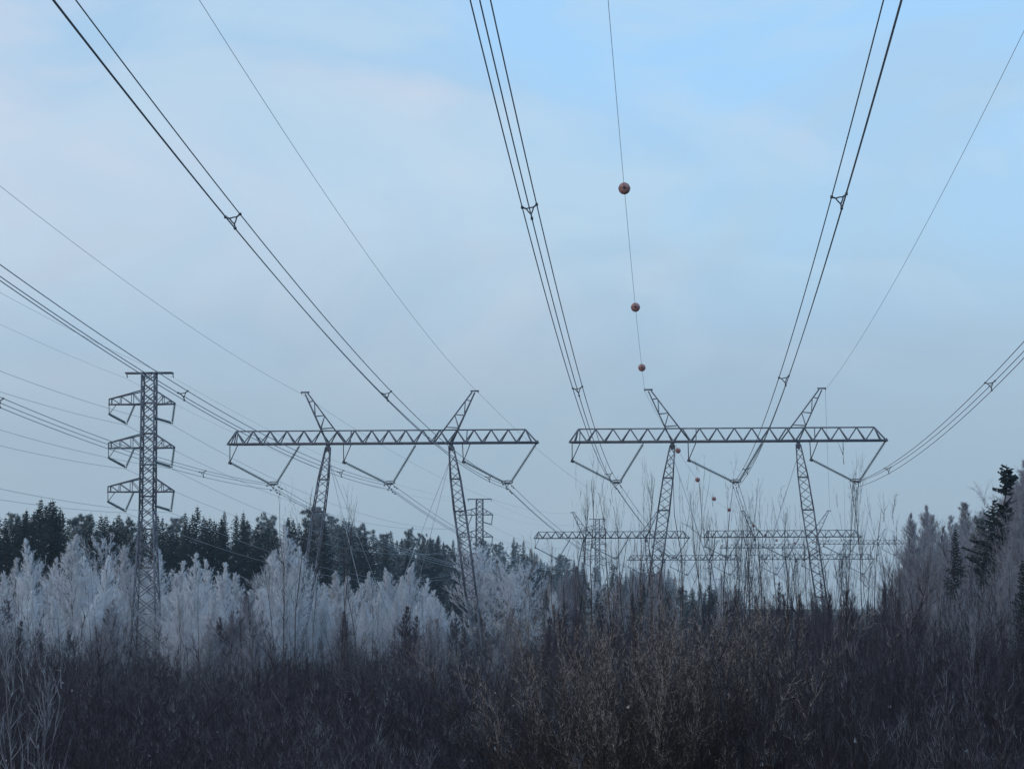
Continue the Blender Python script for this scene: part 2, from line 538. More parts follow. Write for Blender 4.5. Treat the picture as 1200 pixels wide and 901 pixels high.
def lattice_tower(x, y, g, rz, label, fine, H=29.3):
    root = bpy.data.objects.new('lattice_tower', None); COL.objects.link(root)
    root.location = (x, y, g); root.rotation_euler = (0, 0, rz)
    tag(root, label, 'lattice tower', 'double-circuit lattice towers')

    def half(z):
        return float(np.interp(H - z, [0, 13, 25, 40], [0.6, 0.65, 1.15, 1.9]))

    def corner(z, a, b):
        return (a * half(z), b * half(z), z)
    mb = MB()
    C4 = ((-1, -1), (1, -1), (1, 1), (-1, 1))
    for a, b in C4:
        for z0, z1 in ((-.3, H - 13), (H - 13, H)):
            bar(mb, corner(z0, a, b), corner(z1, a, b), 0.13)
    lv = [H]
    while lv[-1] > 1.0:
        lv.append(lv[-1] - 2 * half(lv[-1]) * 0.78)
    lv[-1] = 0.0
    joints = []
    for k in range(len(lv) - 1):
        for m in range(4):
            p, q = C4[m], C4[(m + 1) % 4]
            joints += [(corner(lv[k], *p), corner(lv[k + 1], *q), 0.075), (corner(lv[k], *q), corner(lv[k + 1], *p), 0.075)]
            if k % 3 == 0:
                bar(mb, corner(lv[k], *p), corner(lv[k], *q), 0.09)
    if not fine:
        for A, B, w in joints:
            bar(mb, A, B, w)
    body = link('tower_body', mb.mesh('tower_body', STEEL), root)
    if fine:
        for A, B, w in joints:
            place_bar('brace', BRACE, A, B, w, body)
    mb = MB()
    for s in (-.35, .35):
        bar(mb, (-2.25, s, H), (2.25, s, H), 0.15)
    for u in (-2.2, -1.4, 1.4, 2.2):
        bar(mb, (u, -.35, H), (u, .35, H), 0.1)
    for u in (-2.2, 2.2):
        bar(mb, (u, 0, H), (u + .12, 0, H - .42), .08)
    link('top_crossbar', mb.mesh('top_crossbar', STEEL), root)
    for lev in range(3):
        zb = H - 2.95 - 4.12 * lev
        for side in (-1, 1):
            L_, hb = (3.82, 1.28) if side < 0 else (2.5, 1.28)
            x0 = side * half(zb); x1 = side * L_
            tipz = zb + (.5 if side < 0 else .08)
            mb = MB()
            for s in (-1, 1):
                bar(mb, (x0, s * .6, zb), (x1, s * .1, zb), 0.12)
                bar(mb, (x0, s * .6, zb + hb), (x1, s * .1, tipz), 0.1)
            bar(mb, (x1, -.12, zb), (x1, .12, zb), .1)
            if side < 0:
                bar(mb, (x1, 0, tipz), (x1, 0, zb), 0.1)
            joints = []
            fs = (0.0, .3, .3, .65, .65, .92) if side < 0 else (0.0, .4, .4, .8)
            for s in (-1, 1):
                for k in range(len(fs) - 1):
                    f0, f1 = fs[k], fs[k + 1]
                    lo = lambda f: (x0 + (x1 - x0) * f, s * (.6 - .5 * f), zb)
                    hi = lambda f: (x0 + (x1 - x0) * f, s * (.6 - .5 * f), zb + hb + (tipz - zb - hb) * f)
                    joints.append((lo(f0), hi(f1), .06) if k % 2 == 0 else (hi(f0), lo(f1), .06))
                    if k % 2 == 0:
                        joints.append((lo(f1), hi(f1), .055))
            if not fine:
                for A, B, w in joints:
                    bar(mb, A, B, w)
            arm = link('crossarm', mb.mesh('crossarm', STEEL), root)
            if fine:
                for A, B, w in joints:
                    place_bar('brace', BRACE, A, B, w, arm)
            cz = zb - 1.75
            if side < 0:
                mb = MB()
                tube(mb, [(x1, 0, zb), (x1 + .02, 0, zb - .9)], .04, 5); tube(mb, [(x1 + .7, 0, zb), (x1 + .02, 0, zb - .9)], .035, 5)
                bar(mb, (x1 - .06, 0, zb - .9), (x1 + .1, 0, zb - .95), .14)
                link('hanger', mb.mesh('hanger', STEEL_DARK), root)
                place_string((x1 + .02, 0, zb - .9), (-2.2, 0, cz), root)
                place_string((-1.35, 0, zb), (-2.1, 0, cz), root)
            else:
                place_string((x0, 0, zb - 1.3), (2.14, 0, cz), root)
                place_string((x1 - .04, 0, zb), (2.24, 0, cz), root)
            link('yoke_plate', YOKE, root, (-2.15 if side < 0 else 2.2, 0, cz - .06), 0, .5)
    return root


TW = {  # x, y, ground step, turn of the beam
    'L1': (-11.45, 251.4, 0.0, -0.087), 'R1': (20.63, 248.6, 0.0, -0.087),
    'L2': (19.36, 506.0, 0.0, -0.12), 'R2': (51.06, 503.0, 0.1, -0.12),
    'L3': (44.83, 692.0, 0.85, -0.15), 'R3': (78.38, 689.0, 0.95, -0.15),
    'L4': (84.97, 905.0, 10.5, -0.18), 'R4': (116.38, 900.0, 11.7, -0.18)}
DT = {'1': (-34.19, 253.0, 0.0, -0.087, 29.3), '2': (-6.05, 503.0, 0.0, -0.12, 29.7), '3': (23.73, 750.0, gz(23.73, 750), -0.12, 36.3 - gz(23.73, 750))}
ROWN = {'1': 'nearest to the camera', '2': 'standing second in its line', '3': 'third in its line, small and hazy', '4': 'fourth in its line, faint on the far rise'}
for k, (x, y, g, rz) in TW.items():
    which = 'beside the double-circuit lattice tower' if k[0] == 'L' else 'under the wire with marker balls'
    n = {'1': 'large grey guyed pylon with full lattice beam, nearest row', '2': 'smaller guyed pylon with wide beam, second row', '3': 'small hazy guyed pylon, third row', '4': 'faint tiny guyed pylon on the far rise, fourth row'}[k[1]]
    r = portal(x, y, g, rz, n + ', ' + ('line beside the lattice towers' if k[0] == 'L' else 'line with marker balls'), k[1] == '1')
for k, (x, y, g, rz, H) in DT.items():
    lattice_tower(x, y, g, rz, {'1': 'tall slender lattice tower with three pairs of crossarms among frosted birches', '2': 'small lattice tower seen just beside a leg of the nearest pylon', '3': 'tiny hazy lattice tower seen through the second row pylon beam'}[k], k == '1', H)


# ------------------------------------------------------------------ wires
def local(k, u, z, table=TW):
    x, y, g, rz = table[k][:4]
    return np.array([x + math.cos(rz) * u, y + math.sin(rz) * u, g + z])


def span(A, B, sag, n=28):
    s = np.linspace(0, 1, n)[:, None]
    P = A + (B - A) * s
    P[:, 2] -= 4 * sag * (s * (1 - s))[:, 0]
    return P


def near_span(A, slope, b, k, y_end=-45.0, n=60):
    q = np.linspace(y_end - A[1], 0, n)
    return np.stack([A[0] + slope * q, A[1] + q, A[2] + b * q + k * q * q], -1)


NEAR = {'L': (0.0609, 0.03535, 0.00027), 'R': (0.0587, 0.0350, 0.000293)}
BT = math.radians(11)                                           # the bundles hang a little twisted
B3 = tuple((u * math.cos(BT) - z * math.sin(BT), u * math.sin(BT) + z * math.cos(BT)) for u, z in ((-0.265, 0.155), (0.265, 0.155), (0.0, -0.31)))
mb = MB()
pts3 = [np.array([u * .5, 0, z * .5]) for u, z in B3]
for m in range(3):
    p, q = pts3[m], pts3[(m + 1) % 3]
    midp = (p + q) / 2 * 1.15
    tube(mb, [p, midp, q], 0.026, 5)
    e = np.array([B3[m][0], 0, B3[m][1]])
    tube(mb, [p, e], 0.032, 5)
    bar(mb, e + np.array([0, -.07, 0]), e + np.array([0, .07, 0]), 0.09)
SPACER = mb.mesh('spacer', FITTING)
mb = MB()
tube(mb, [(0, -.28, -.09), (0, -.14, -.12), (0, .14, -.12), (0, .28, -.09)], 0.014, 5)
for s in (-1, 1):
    tube(mb, [(0, s * .2, -.1), (0, s * .34, -.09)], 0.045, 6)
bar(mb, (0, 0, -.12), (0, 0, .02), .05)
DAMPER = mb.mesh('damper', FITTING)


def path_at(P, y):
    return np.array([np.interp(y, P[:, 1], P[:, m]) for m in range(3)])


for side, slope in (('L', 0), ('R', 0)):
    s_, b_c, k_c = NEAR[side]
    nm = 'the line beside the lattice towers' if side == 'L' else 'the line with the marker balls'
    for ph, (_, _, cx, _) in enumerate(VSET):
        zc = ZC - .36 - .22
        near = near_span(local(side + '1', cx, zc), s_, b_c, k_c)
        segs = [near]
        for a, b in (('1', '2'), ('2', '3'), ('3', '4')):
            A, B = local(side + a, cx, zc), local(side + b, cx, zc)
            segs.append(span(A, B, 4.2 * (np.linalg.norm(B - A) / 250) ** 2)[1:])
        P = np.concatenate(segs)
        root = bpy.data.objects.new('conductor_bundle', None); COL.objects.link(root); root.location = local(side + '1', cx, zc)
        off = np.array(root.location)
        tag(root, ('three-wire bundle at the outer beam end, ' if ph == 0 else 'three-wire bundle hung between the pylon legs, ' if ph == 1 else 'three-wire bundle at the beam end toward the spruce, ') + nm, 'power line', 'conductor bundles')
        for u, z in B3:
            mb = MB(); tube(mb, P - off + np.array([u, 0, z]), 0.0225, 6)
            link('conductor', mb.mesh('conductor', CABLE, False), root)
        ylist = {('L', 0): (215, 150, 96), ('L', 1): (215, 146, 96), ('L', 2): (226, 146, 95), ('R', 0): (221, 146, 96), ('R', 1): (212, 141, 94), ('R', 2): (211, 143, 95)}[(side, ph)]
        for yy in tuple(ylist) + (300, 362, 424, 470):
            q = path_at(P, yy)
            link('spacer', SPACER, root, q - off, -.06 if yy < 250 else -.12)
        y0 = local(side + '1', cx, zc)[1]
        for u, z in B3:
            for dy in (-1.6, 1.6, 2.9):
                q = path_at(P, y0 + dy) + np.array([u, 0, z])
                link('damper', DAMPER, root, q - off, -.09)

EARTH = {}
for side in 'LR':
    for pk in (-1, 1):
        uu = pk * 8.33
        A = local(side + '1', uu, 27.25)
        near = near_span(A, NEAR[side][0], 0.0165, 0.000212)
        segs = [near]
        for a, b in (('1', '2'), ('2', '3'), ('3', '4')):
            A, B = local(side + a, uu, 27.25), local(side + b, uu, 27.25)
            segs.append(span(A, B, 2.9 * (np.linalg.norm(B - A) / 250) ** 2)[1:])
        P = np.concatenate(segs); EARTH[side, pk] = P
        mb = MB(); tube(mb, P, 0.0125, 5)
        o = link('earth_wire', mb.mesh('earth_wire', CABLE, False))
        tag(o, {('L', -1): 'thin earth wire to the pylon peak nearest the lattice tower', ('L', 1): 'thin earth wire to the inner peak of the pylon beside the lattice tower',
                ('R', -1): 'thin earth wire carrying the row of red marker balls', ('R', 1): 'thin earth wire to the pylon peak nearest the tall dark spruce'}[side, pk], 'wire', 'earth wires')
# the double circuit's own wires
zl = [29.3 - 2.95 - 4.12 * l - 1.95 for l in range(3)]
levn = ('topmost', 'middle', 'lowest')
for lev in range(4):
    for sd_ in (-1, 1):
        if lev < 3:
            uu = -2.15 if sd_ < 0 else 2.2; zz = zl[lev]; kk = (0.0355, 0.00027, 3.9); r_ = 0.017
        else:
            uu = sd_ * 2.3; zz = 28.85; kk = (0.0165, 0.000212, 2.8); r_ = 0.011
        A = local('1', uu, zz, DT)
        segs = [near_span(A, 0.0609, kk[0], kk[1])]
        for a, b in (('1', '2'), ('2', '3')):
            A = local(a, uu, zz + DT[a][4] - 29.3, DT); B = local(b, uu, zz + DT[b][4] - 29.3, DT)
            segs.append(span(A, B, kk[2] * (np.linalg.norm(B - A) / 250) ** 2)[1:])
        mb = MB(); tube(mb, np.concatenate(segs), r_, 5)
        o = link('power_wire' if lev < 3 else 'earth_wire', mb.mesh('power_wire', CABLE, False))
        where = 'long crossarm' if sd_ < 0 else 'short crossarm'
        if lev < 3:
            tag(o, f'single thin power wire hung from the {levn[lev]} {where} of the lattice tower', 'wire', 'wires of the double-circuit line')
        else:
            tag(o, f'thin earth wire under the top crossbar of the lattice tower, {where} side', 'wire', 'wires of the double-circuit line')

# ------------------------------------------------------------------ red marker balls
RED = mat_plain('marker_red', (0.31, 0.15, 0.14), 0.5, 0.0, 0.22, 5.0)
REDD = mat_plain('marker_flange', (0.16, 0.03, 0.03), 0.6, 0.0, 0.2, 5.0)
HOLE = mat_plain('marker_clamp', (0.05, 0.03, 0.035), 0.6, 0.2, 0.2, 5.0)


def hemi(sgn, R=0.31):
    mb = MB(); V, T = [], []
    nu, nv = 24, 8
    for a in range(nv + 1):
        th = math.pi / 2 * a / nv * 0.9
        for c in range(nu):
            p = 2 * math.pi * c / nu
            V.append((R * math.cos(th) * math.cos(p), R * math.cos(th) * math.sin(p), sgn * (0.006 + R * math.sin(th))))
    for a in range(nv):
        for c in range(nu):
            d = (c + 1) % nu
            f = [[a * nu + c, a * nu + d, (a + 1) * nu + d], [a * nu + c, (a + 1) * nu + d, (a + 1) * nu + c]]
            T += f if sgn > 0 else [g[::-1] for g in f]
    V.append((0, 0, sgn * (R * .995)))
    for c in range(nu):
        d = (c + 1) % nu
        f = [nv * nu + c, nv * nu + d, len(V) - 1]
        T.append(f if sgn > 0 else f[::-1])
    mb.add(V, T); return mb


HEM = [hemi(1).mesh('half_shell', RED, False), hemi(-1).mesh('half_shell', RED, False)]
mb = MB(); a_ = np.linspace(0, 2 * math.pi, 25); tube(mb, np.stack([.315 * np.cos(a_), .315 * np.sin(a_), 0 * a_], -1), 0.013, 6)
FLANGE = mb.mesh('flange', REDD, False)
mb = MB(); tube(mb, [(0, -.36, 0), (0, -.31, 0), (0, -.29, 0)], [.045, .075, .09], 12)
tube(mb, [(0, .36, 0), (0, .31, 0), (0, .29, 0)], [.045, .075, .09], 12)
CLAMP = mb.mesh('wire_clamp', HOLE)
ball_y = [96 - 45, 139, 183, 224, 302, 345, 392, 448, 545, 590, 640, 720, 790, 850]
words_b = {139: 'largest red marker ball, highest on the earth wire', 183: 'medium red marker ball, second down the earth wire', 224: 'red marker ball just above the pylon peak', 302: 'red marker ball beside the top of the pylon leg, below the beam',
           345: 'small red marker ball just past the nearest pylon leg, over the saplings', 392: 'small red marker ball between two others above the second row beam', 448: 'small red marker ball closest to the second row pylon peak'}
far_n = 0
for yy in ball_y[1:]:
    q = path_at(EARTH['R', -1], yy)
    r = bpy.data.objects.new('marker_ball', None); COL.objects.link(r); r.location = q
    d = path_at(EARTH['R', -1], yy + 1) - path_at(EARTH['R', -1], yy - 1)
    r.rotation_euler = (math.atan2(d[2], d[1]), 0, -math.atan2(d[0], d[1]))
    if yy in words_b:
        lb = words_b[yy]
    else:
        far_n += 1
        lb = 'tiny far marker ball past the second row pylon, ' + ordinal(far_n) + ' along the wire'
    tag(r, lb, 'marker ball', 'red marker balls on the earth wire')
    link('half_shell', HEM[0], r); link('half_shell', HEM[1], r); link('flange', FLANGE, r); link('wire_clamp', CLAMP, r)


# ------------------------------------------------------------------ plants
def unit(v):
    return v / np.maximum(np.linalg.norm(v, axis=-1, keepdims=True), 1e-9)


def dirs(az, el):
    return np.stack([np.cos(az) * np.cos(el), np.sin(az) * np.cos(el), np.sin(el)], -1)


def branches(mb, rng, P0, D0, Lb, r0, curve, frost, nseg=3):
    """limbs from P0 along D0, bending upwards; gives a function of the place along each limb"""
    up = np.array([0, 0, 1.0])
    side = rng.normal(size=D0.shape) * 0.2

    def pos(idx, s):
        s = np.asarray(s)[:, None]
        return P0[idx] + Lb[idx][:, None] * (D0[idx] * s + (curve * up + side[idx]) * s * s)
    n = len(P0); ii = np.arange(n)
    for k in range(nseg):
        s0, s1 = k / nseg, (k + 1) / nseg
        A, B = pos(ii, np.full(n, s0)), pos(ii, np.full(n, s1))
        if k < nseg - 1:
            frusta(mb, A, B, r0 * (1 - s0 * .8), r0 * (1 - s1 * .8), frost)
        else:
            cones(mb, A, B, r0 * (1 - s0 * .8), frost)
    return pos


def broadleaf(rng, H, base, spread, n1, n2, n3, elev, r_trunk, r_twig, frost, prof, lean=0.0, bark=None, twig=None, frost_var=0.25, tl=(0.2, 0.45), name='birch', trunk_k=6, wild=.5):
    """a bare winter tree: trunk mesh and crown mesh"""
    tm, cm = MB(), MB()
    hs = np.linspace(0, 1, 9)
    wob = np.cumsum(rng.normal(size=(9, 2)) * 0.012 * H, 0) * hs[:, None]
    la = rng.uniform(0, 6.28)
    TP = np.stack([wob[:, 0] + lean * H * hs ** 2 * math.cos(la), wob[:, 1] + lean * H * hs ** 2 * math.sin(la), hs * H], -1)
    tube(tm, TP, r_trunk * (1 - hs) ** 0.8 + 0.006, trunk_k, frost * .3)

    def tpos(h):
        return np.stack([np.interp(h, hs, TP[:, m]) for m in range(3)], -1)
    h = np.sort(base + (0.98 - base) * rng.random(n1) ** 0.9)
    hh = (h - base) / (1 - base)
    Lp = spread * np.interp(hh, *prof) * rng.uniform(.75, 1.15, n1)
    az = np.arange(n1) * 2.4 + rng.uniform(-.5, .5, n1)
    el = np.radians(elev) + hh * 0.35 + rng.normal(size=n1) * .12
    D = dirs(az, np.clip(el, 0, 1.5))
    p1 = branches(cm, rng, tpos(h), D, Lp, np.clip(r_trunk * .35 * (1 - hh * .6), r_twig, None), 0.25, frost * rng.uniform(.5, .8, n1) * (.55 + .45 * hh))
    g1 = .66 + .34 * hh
    # second order
    i1 = np.repeat(np.arange(n1), n2); s = rng.uniform(.15, 1, len(i1))
    A = p1(i1, s)
    D2 = unit(D[i1] + rng.normal(size=(len(i1), 3)) * wild + np.array([0, 0, .5]))
    L2 = Lp[i1] * rng.uniform(.25, .5, len(i1)) * (1.15 - .5 * s)
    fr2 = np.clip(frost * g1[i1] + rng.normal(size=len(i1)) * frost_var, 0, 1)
    p2 = branches(cm, rng, A, D2, L2, np.full(len(i1), r_twig * 1.5), .15, fr2 * .9, 2)
    i2 = np.repeat(np.arange(len(i1)), n3); s2 = rng.uniform(.2, 1, len(i2))
    A = p2(i2, s2)
    D3 = unit(D2[i2] + rng.normal(size=(len(i2), 3)) * wild + np.array([0, 0, .3]))
    L3 = rng.uniform(*tl, len(i2)) * spread / 2.0 * (.3 + .7 * np.clip(Lp / spread, 0, 1))[i1][i2]
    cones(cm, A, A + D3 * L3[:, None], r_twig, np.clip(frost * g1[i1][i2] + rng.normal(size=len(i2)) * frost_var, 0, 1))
    return tm.mesh(name + '_trunk', bark), cm.mesh(name + '_crown', twig)


def thing_of(name, meshes, names=('trunk', 'crown')):
    """a plant as an Empty at its foot with its parts; kept aside until its first place is known"""
    r = bpy.data.objects.new(name, None)
    for n, me in zip(names, meshes):
        o = bpy.data.objects.new(n, me); o.parent = r
    return r


USED = set()
REG = []          # (px, y, object, sort, extra) for labels


def put(proto, x, y, h_scale, w_scale=None, rz=None, dz=-0.05):
    w_scale = w_scale or h_scale
    rz = random.uniform(0, 6.28) if rz is None else rz
    if proto.name not in USED:
        USED.add(proto.name)
        COL.objects.link(proto)
        for c in proto.children:
            COL.objects.link(c)
        o = proto; o.location = (x, y, gz(x, y) + dz); o.rotation_euler = (0, 0, rz); o.scale = (w_scale, w_scale, h_scale)
    else:
        o = copy_thing(proto, (x, y, gz(x, y) + dz), rz, (w_scale, w_scale, h_scale))
    return o


PLUME = ([0, .15, .4, .65, .85, .95, 1], [.95, 1, .78, .48, .2, .09, .03])
BUSHY = ([0, .3, .7, 1], [.7, 1, .9, .35])
rng = np.random.default_rng(5)
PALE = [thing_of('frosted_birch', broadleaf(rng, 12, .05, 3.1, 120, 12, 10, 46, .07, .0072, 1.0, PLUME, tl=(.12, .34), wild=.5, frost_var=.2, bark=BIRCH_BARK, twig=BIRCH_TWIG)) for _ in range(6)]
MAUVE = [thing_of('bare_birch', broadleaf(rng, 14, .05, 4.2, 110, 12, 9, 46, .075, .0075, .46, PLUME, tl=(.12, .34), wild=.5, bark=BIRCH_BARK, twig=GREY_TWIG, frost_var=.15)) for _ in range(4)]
WHITE = [thing_of('frosted_tree', broadleaf(rng, 16, .2, 4.2, 34, 9, 10, 28, .16, .026, .9, BUSHY, bark=BARK, twig=BIRCH_TWIG)) for _ in range(3)]


LOWB = [thing_of('low_birch', broadleaf(rng, 14, .05, 4.2, 80, 11, 7, 52, .075, .0085, .1, PLUME, tl=(.14, .4), wild=.45, bark=BARK, twig=LOW_TWIG, frost_var=.06)) for _ in range(4)]


def spruce(rng, H, W_, snow=.05, dens=1.0):
    tm, cm = MB(), MB()
    tube(tm, [(0, 0, 0), (0, 0, H * .5), (0, 0, H)], [.2, .12, .012], 6)
    z, A, B, R, F, k = H * .1, [], [], [], [], 0
    while z < H * .985:
        f = z / H
        Lb = W_ * (1 - f) ** .8 * (1 + .2 * math.sin(k * 1.9)) * (1 + .12 * math.sin(k * .53)) + .05
        nb = 7 if f < .8 else 5
        a0 = rng.uniform(0, 6.28)
        for m in range(nb):
            az = a0 + m * 6.283 / nb + rng.normal() * .2
            l = Lb * rng.uniform(.62, 1.18)
            el = -0.32 + f * .75 + rng.normal() * .08
            d = dirs(np.array([az]), np.array([el]))[0]
            side = np.array([-math.sin(az), math.cos(az), 0])
            base = np.array([0, 0, z])
            n = max(3, int(l * 4.2 * dens))
            s = (np.arange(n) + rng.random(n)) / n
            pts = base + d * (l * s)[:, None] + np.array([0, 0, 1]) * (.16 * l * s ** 2.2)[:, None]
            sg = rng.choice([-1, 1], n)
            ll = (.04 + .2 * min(1, l) + .3 * l * (1 - s) * .55) * rng.uniform(.6, 1.25, n)
            dd = unit(d * .75 + side * (sg * .75)[:, None] + np.stack([0 * s, 0 * s, rng.uniform(-.75, -.1, n)], -1))
            A.append(pts); B.append(pts + dd * (ll + .05 + .07 * min(1, l))[:, None]); R.append(np.full(n, .075)); F.append((rng.random(n) < snow) * .7)
            A.append(base[None]); B.append((base + d * l + np.array([0, 0, .16 * l]))[None]); R.append(np.array([.07])); F.append(np.array([0.]))
        z += (.58 - .3 * f); k += 1
    cones(cm, np.concatenate(A), np.concatenate(B), np.concatenate(R), np.concatenate(F), 4)
    cones(cm, [(0, 0, H - .8)], [(0, 0, H + .3)], .07, .05, 4)
    return tm.mesh('spruce_trunk', BARK), cm.mesh('spruce_crown', NEEDLE)


def pine(rng, H, snow=.08):
    tm, cm = MB(), MB()
    tube(tm, [(0, 0, 0), (.15, 0, H * .5), (0, .1, H * .95)], [.22, .15, .03], 6)
    A, B, R, F = [], [], [], []
    n = 40
    for i in range(n):
        f = .38 + .6 * (i / n); z = f * H
        l = 3.1 * math.sin(math.pi * min(1, (1 - f) * 1.5 + .1)) ** .7 * rng.uniform(.4, 1.1)
        az = i * 2.4 + rng.normal() * .3
        d = dirs(np.array([az]), np.array([.15 + f * .5 + rng.normal() * .2]))[0]
        base = np.array([0, 0, z])
        tube(tm, [base, base + d * l * .6, base + d * l + np.array([0, 0, .2])], [.05, .035, .012], 4)
        for c in range(5):
            cen = base + d * l * rng.uniform(.4, 1.0) + rng.normal(size=3) * .22
            m = 34
            dd = unit(rng.normal(size=(m, 3)) + np.array([0, 0, .35]))
            A.append(cen + dd * .05); B.append(cen + dd * rng.uniform(.3, .62, m)[:, None]); R.append(np.full(m, .045)); F.append((rng.random(m) < snow) * .75 + .1)
    cones(cm, np.concatenate(A), np.concatenate(B), np.concatenate(R), np.concatenate(F), 3)
    return tm.mesh('pine_trunk', BARK), cm.mesh('pine_crown', PINE_N)


SPRUCE = [thing_of('spruce', spruce(rng, 20, w, s)) for w, s in ((4.0, .008), (4.6, .012), (3.4, .01), (4.3, .02), (5.0, .008))]
PINE = [thing_of('pine', pine(rng, 20, s)) for s in (.03, .06, .1)]


def ragged_spruce(rng):
    """the tall old spruce with a gappy top that stands over the birches"""
    tm, cm = MB(), MB(); H = 20.0
    tube(tm, [(-3.6, 0, 0), (-1.4, 0, 10), (0, 0, H * .9), (0, 0, H)], [.25, .15, .05, .02], 6)
    A, B, R, F = [], [], [], []
    for lev in range(44):
        z = 2.5 + (H - 2.6) * lev / 44; f = z / H; ox = -4.2 * max(0, .9 - f) ** 1.2
        Lb = float(np.interp(f, [0, .55, .76, .84, .9, 1], [4.4, 3.2, 1.7, .8, 1.4, .2]))
        if .83 < f < .86:
            continue
        for m in range(6):
            az = lev * 1.3 + m * 1.047 + rng.normal() * .3; l = Lb * rng.uniform(.3, 1.2)
            d = dirs(np.array([az]), np.array([-.3 + .5 * f + rng.normal() * .16]))[0]; side = np.array([-math.sin(az), math.cos(az), 0]); base = np.array([ox, 0, z + rng.uniform(-.25, .25)])
            n = max(5, int(l * 11)); s = (np.arange(n) + rng.random(n)) / n
            pts = base + d * (l * s)[:, None] + np.array([0, 0, 1]) * (.22 * l * s ** 2)[:, None]
            dd = unit(d * .7 + side * (rng.choice([-1, 1], n) * .8)[:, None] + np.stack([0 * s, 0 * s, rng.uniform(-.9, .1, n)], -1))
            A.append(pts); B.append(pts + dd * (rng.uniform(.25, .55, n) * (1.1 - .5 * s))[:, None]); R.append(np.full(n, .095)); F.append((rng.random(n) < .02) * .7)
            A.append(base[None]); B.append((base + d * l + np.array([0, 0, .22 * l]))[None]); R.append(np.array([.07])); F.append(np.array([0.]))
    cones(cm, np.concatenate(A), np.concatenate(B), np.concatenate(R), np.concatenate(F), 4)
    return tm.mesh('spruce_trunk', BARK), cm.mesh('spruce_crown', NEEDLE)


RAGGED = thing_of('spruce', ragged_spruce(rng))
LAND = [(-60, 'EDGE'), (172, 'the lattice tower'), (372, 'the first big pylon leg'), (548, 'the second big pylon leg'), (783, 'the third big pylon leg')]


def landmark(px):
    best = None
    for lx, nm in LAND:
        if lx <= px:
            best = nm
    return best


def name_rows(items, noun, cat, group, words_of):
    """items: (px, y, object); each label counts from the nearest landmark on the way across the picture"""
    counts = {}
    for px, y, o in sorted(items, key=lambda t: t[0]):
        lm = landmark(px)
        desc = words_of(px, y, o)
        counts[(lm, desc)] = counts.get((lm, desc), 0) + 1
        n = counts[(lm, desc)]
        if lm == 'EDGE':
            lm2 = 'before the lattice tower'
        else:
            lm2 = 'past ' + lm
        tag(o, f'{desc}, {ordinal(n)} {noun} {lm2}', cat, group)


# frosted birches in front of the left forest: column, row of the tip, distance
PALE_AT = [(-14, 655, 215), (8, 668, 235), (26, 652, 240), (46, 630, 225), (60, 652, 240), (80, 624, 220), (97, 658, 235), (112, 650, 225), (128, 650, 240),
           (150, 638, 225), (163, 652, 240), (192, 641, 215), (210, 655, 235), (228, 647, 220), (244, 655, 240), (264, 657, 225), (279, 670, 240), (292, 690, 230),
           (36, 690, 190), (105, 695, 195), (140, 690, 200), (178, 690, 190), (250, 692, 195), (70, 698, 185), (216, 698, 188), (5, 700, 188),
           (318, 642, 262), (333, 614, 235), (349, 640, 258), (372, 668, 275), (394, 668, 300), (312, 690, 220), (352, 695, 225), (380, 700, 230),
           (408, 674, 340), (421, 682, 338), (436, 668, 345), (455, 664, 350), (470, 674, 348), (483, 657, 355), (498, 676, 350), (510, 691, 345), (523, 711, 340), (462, 700, 320), (490, 704, 322), (430, 704, 318),
           (446, 682, 330), (476, 690, 332), (505, 700, 335), (415, 690, 325), (400, 690, 300), (386, 682, 290), (516, 700, 350), (530, 716, 345), (640, 716, 440), (652, 692, 470), (668, 702, 480), (690, 690, 560), (722, 688, 580), (748, 682, 640)]
def clear_of_legs(px, y):
    """the towers stand in small clearings: nothing tall grows just in front of their feet"""
    for a, b in ((136, 208), (340, 388), (528, 580)):
        if a < px < b and y < 258:
            return random.uniform(260, 272)
    return y


items = []
for px, py, y in PALE_AT:
    y = clear_of_legs(px, y)
    x = at(px, y); H = zat(py, y) - gz(x, y)
    p = random.choice(PALE); s = H / 12.0
    items.append((px, y, put(p, x, y, s, s * random.uniform(1.05, 1.4) * (1.25 if H < 9 else 1))))
name_rows(items, 'one', 'tree', 'frosted birches at the forest foot', lambda px, y, o: 'tall plume-shaped birch white with frost' if o.scale[2] > .9 else 'low bushy birch white with frost')
items = []
for px, py, y in [(550, 655, 420), (562, 648, 430), (582, 664, 420), (594, 676, 405), (608, 690, 410), (122, 640, 315), (620, 668, 520), (700, 690, 640)]:
    x = at(px, y); H = zat(py, y) - gz(x, y)
    items.append((px, y, put(random.choice(WHITE), x, y, H / 16, H / 16 * random.uniform(.8, 1.0))))
name_rows(items, 'one', 'tree', 'white frosted trees at the forest edge', lambda px, y, o: 'spreading bushy tree thick with frost')

MAUVE_AT = [(1060, 630, 300), (1072, 601, 296), (1086, 602, 292), (1098, 617, 290), (1109, 630, 285), (1126, 606, 270), (1139, 594, 262), (1152, 632, 250), (1170, 640, 270), (1190, 572, 262), (1110, 604, 300), (1122, 612, 310), (1150, 612, 300),
            (1199, 540, 244), (1214, 512, 225), (1228, 505, 222), (1052, 660, 320), (1080, 655, 250), (1105, 662, 240), (1134, 664, 198), (1162, 672, 205), (1184, 650, 195), (1207, 610, 185), (1226, 590, 180), (1193, 560, 250), (1206, 545, 245), (1182, 586, 256), (1160, 628, 262), (1131, 626, 275), (1216, 560, 215), (1190, 602, 206), (1196, 540, 236), (1187, 566, 242), (1208, 518, 232), (1142, 588, 282), (1074, 592, 300), (1203, 572, 208), (1214, 540, 212), (1070, 690, 200), (1098, 690, 190), (1120, 690, 180), (1148, 690, 175), (1176, 685, 170)]
items = []
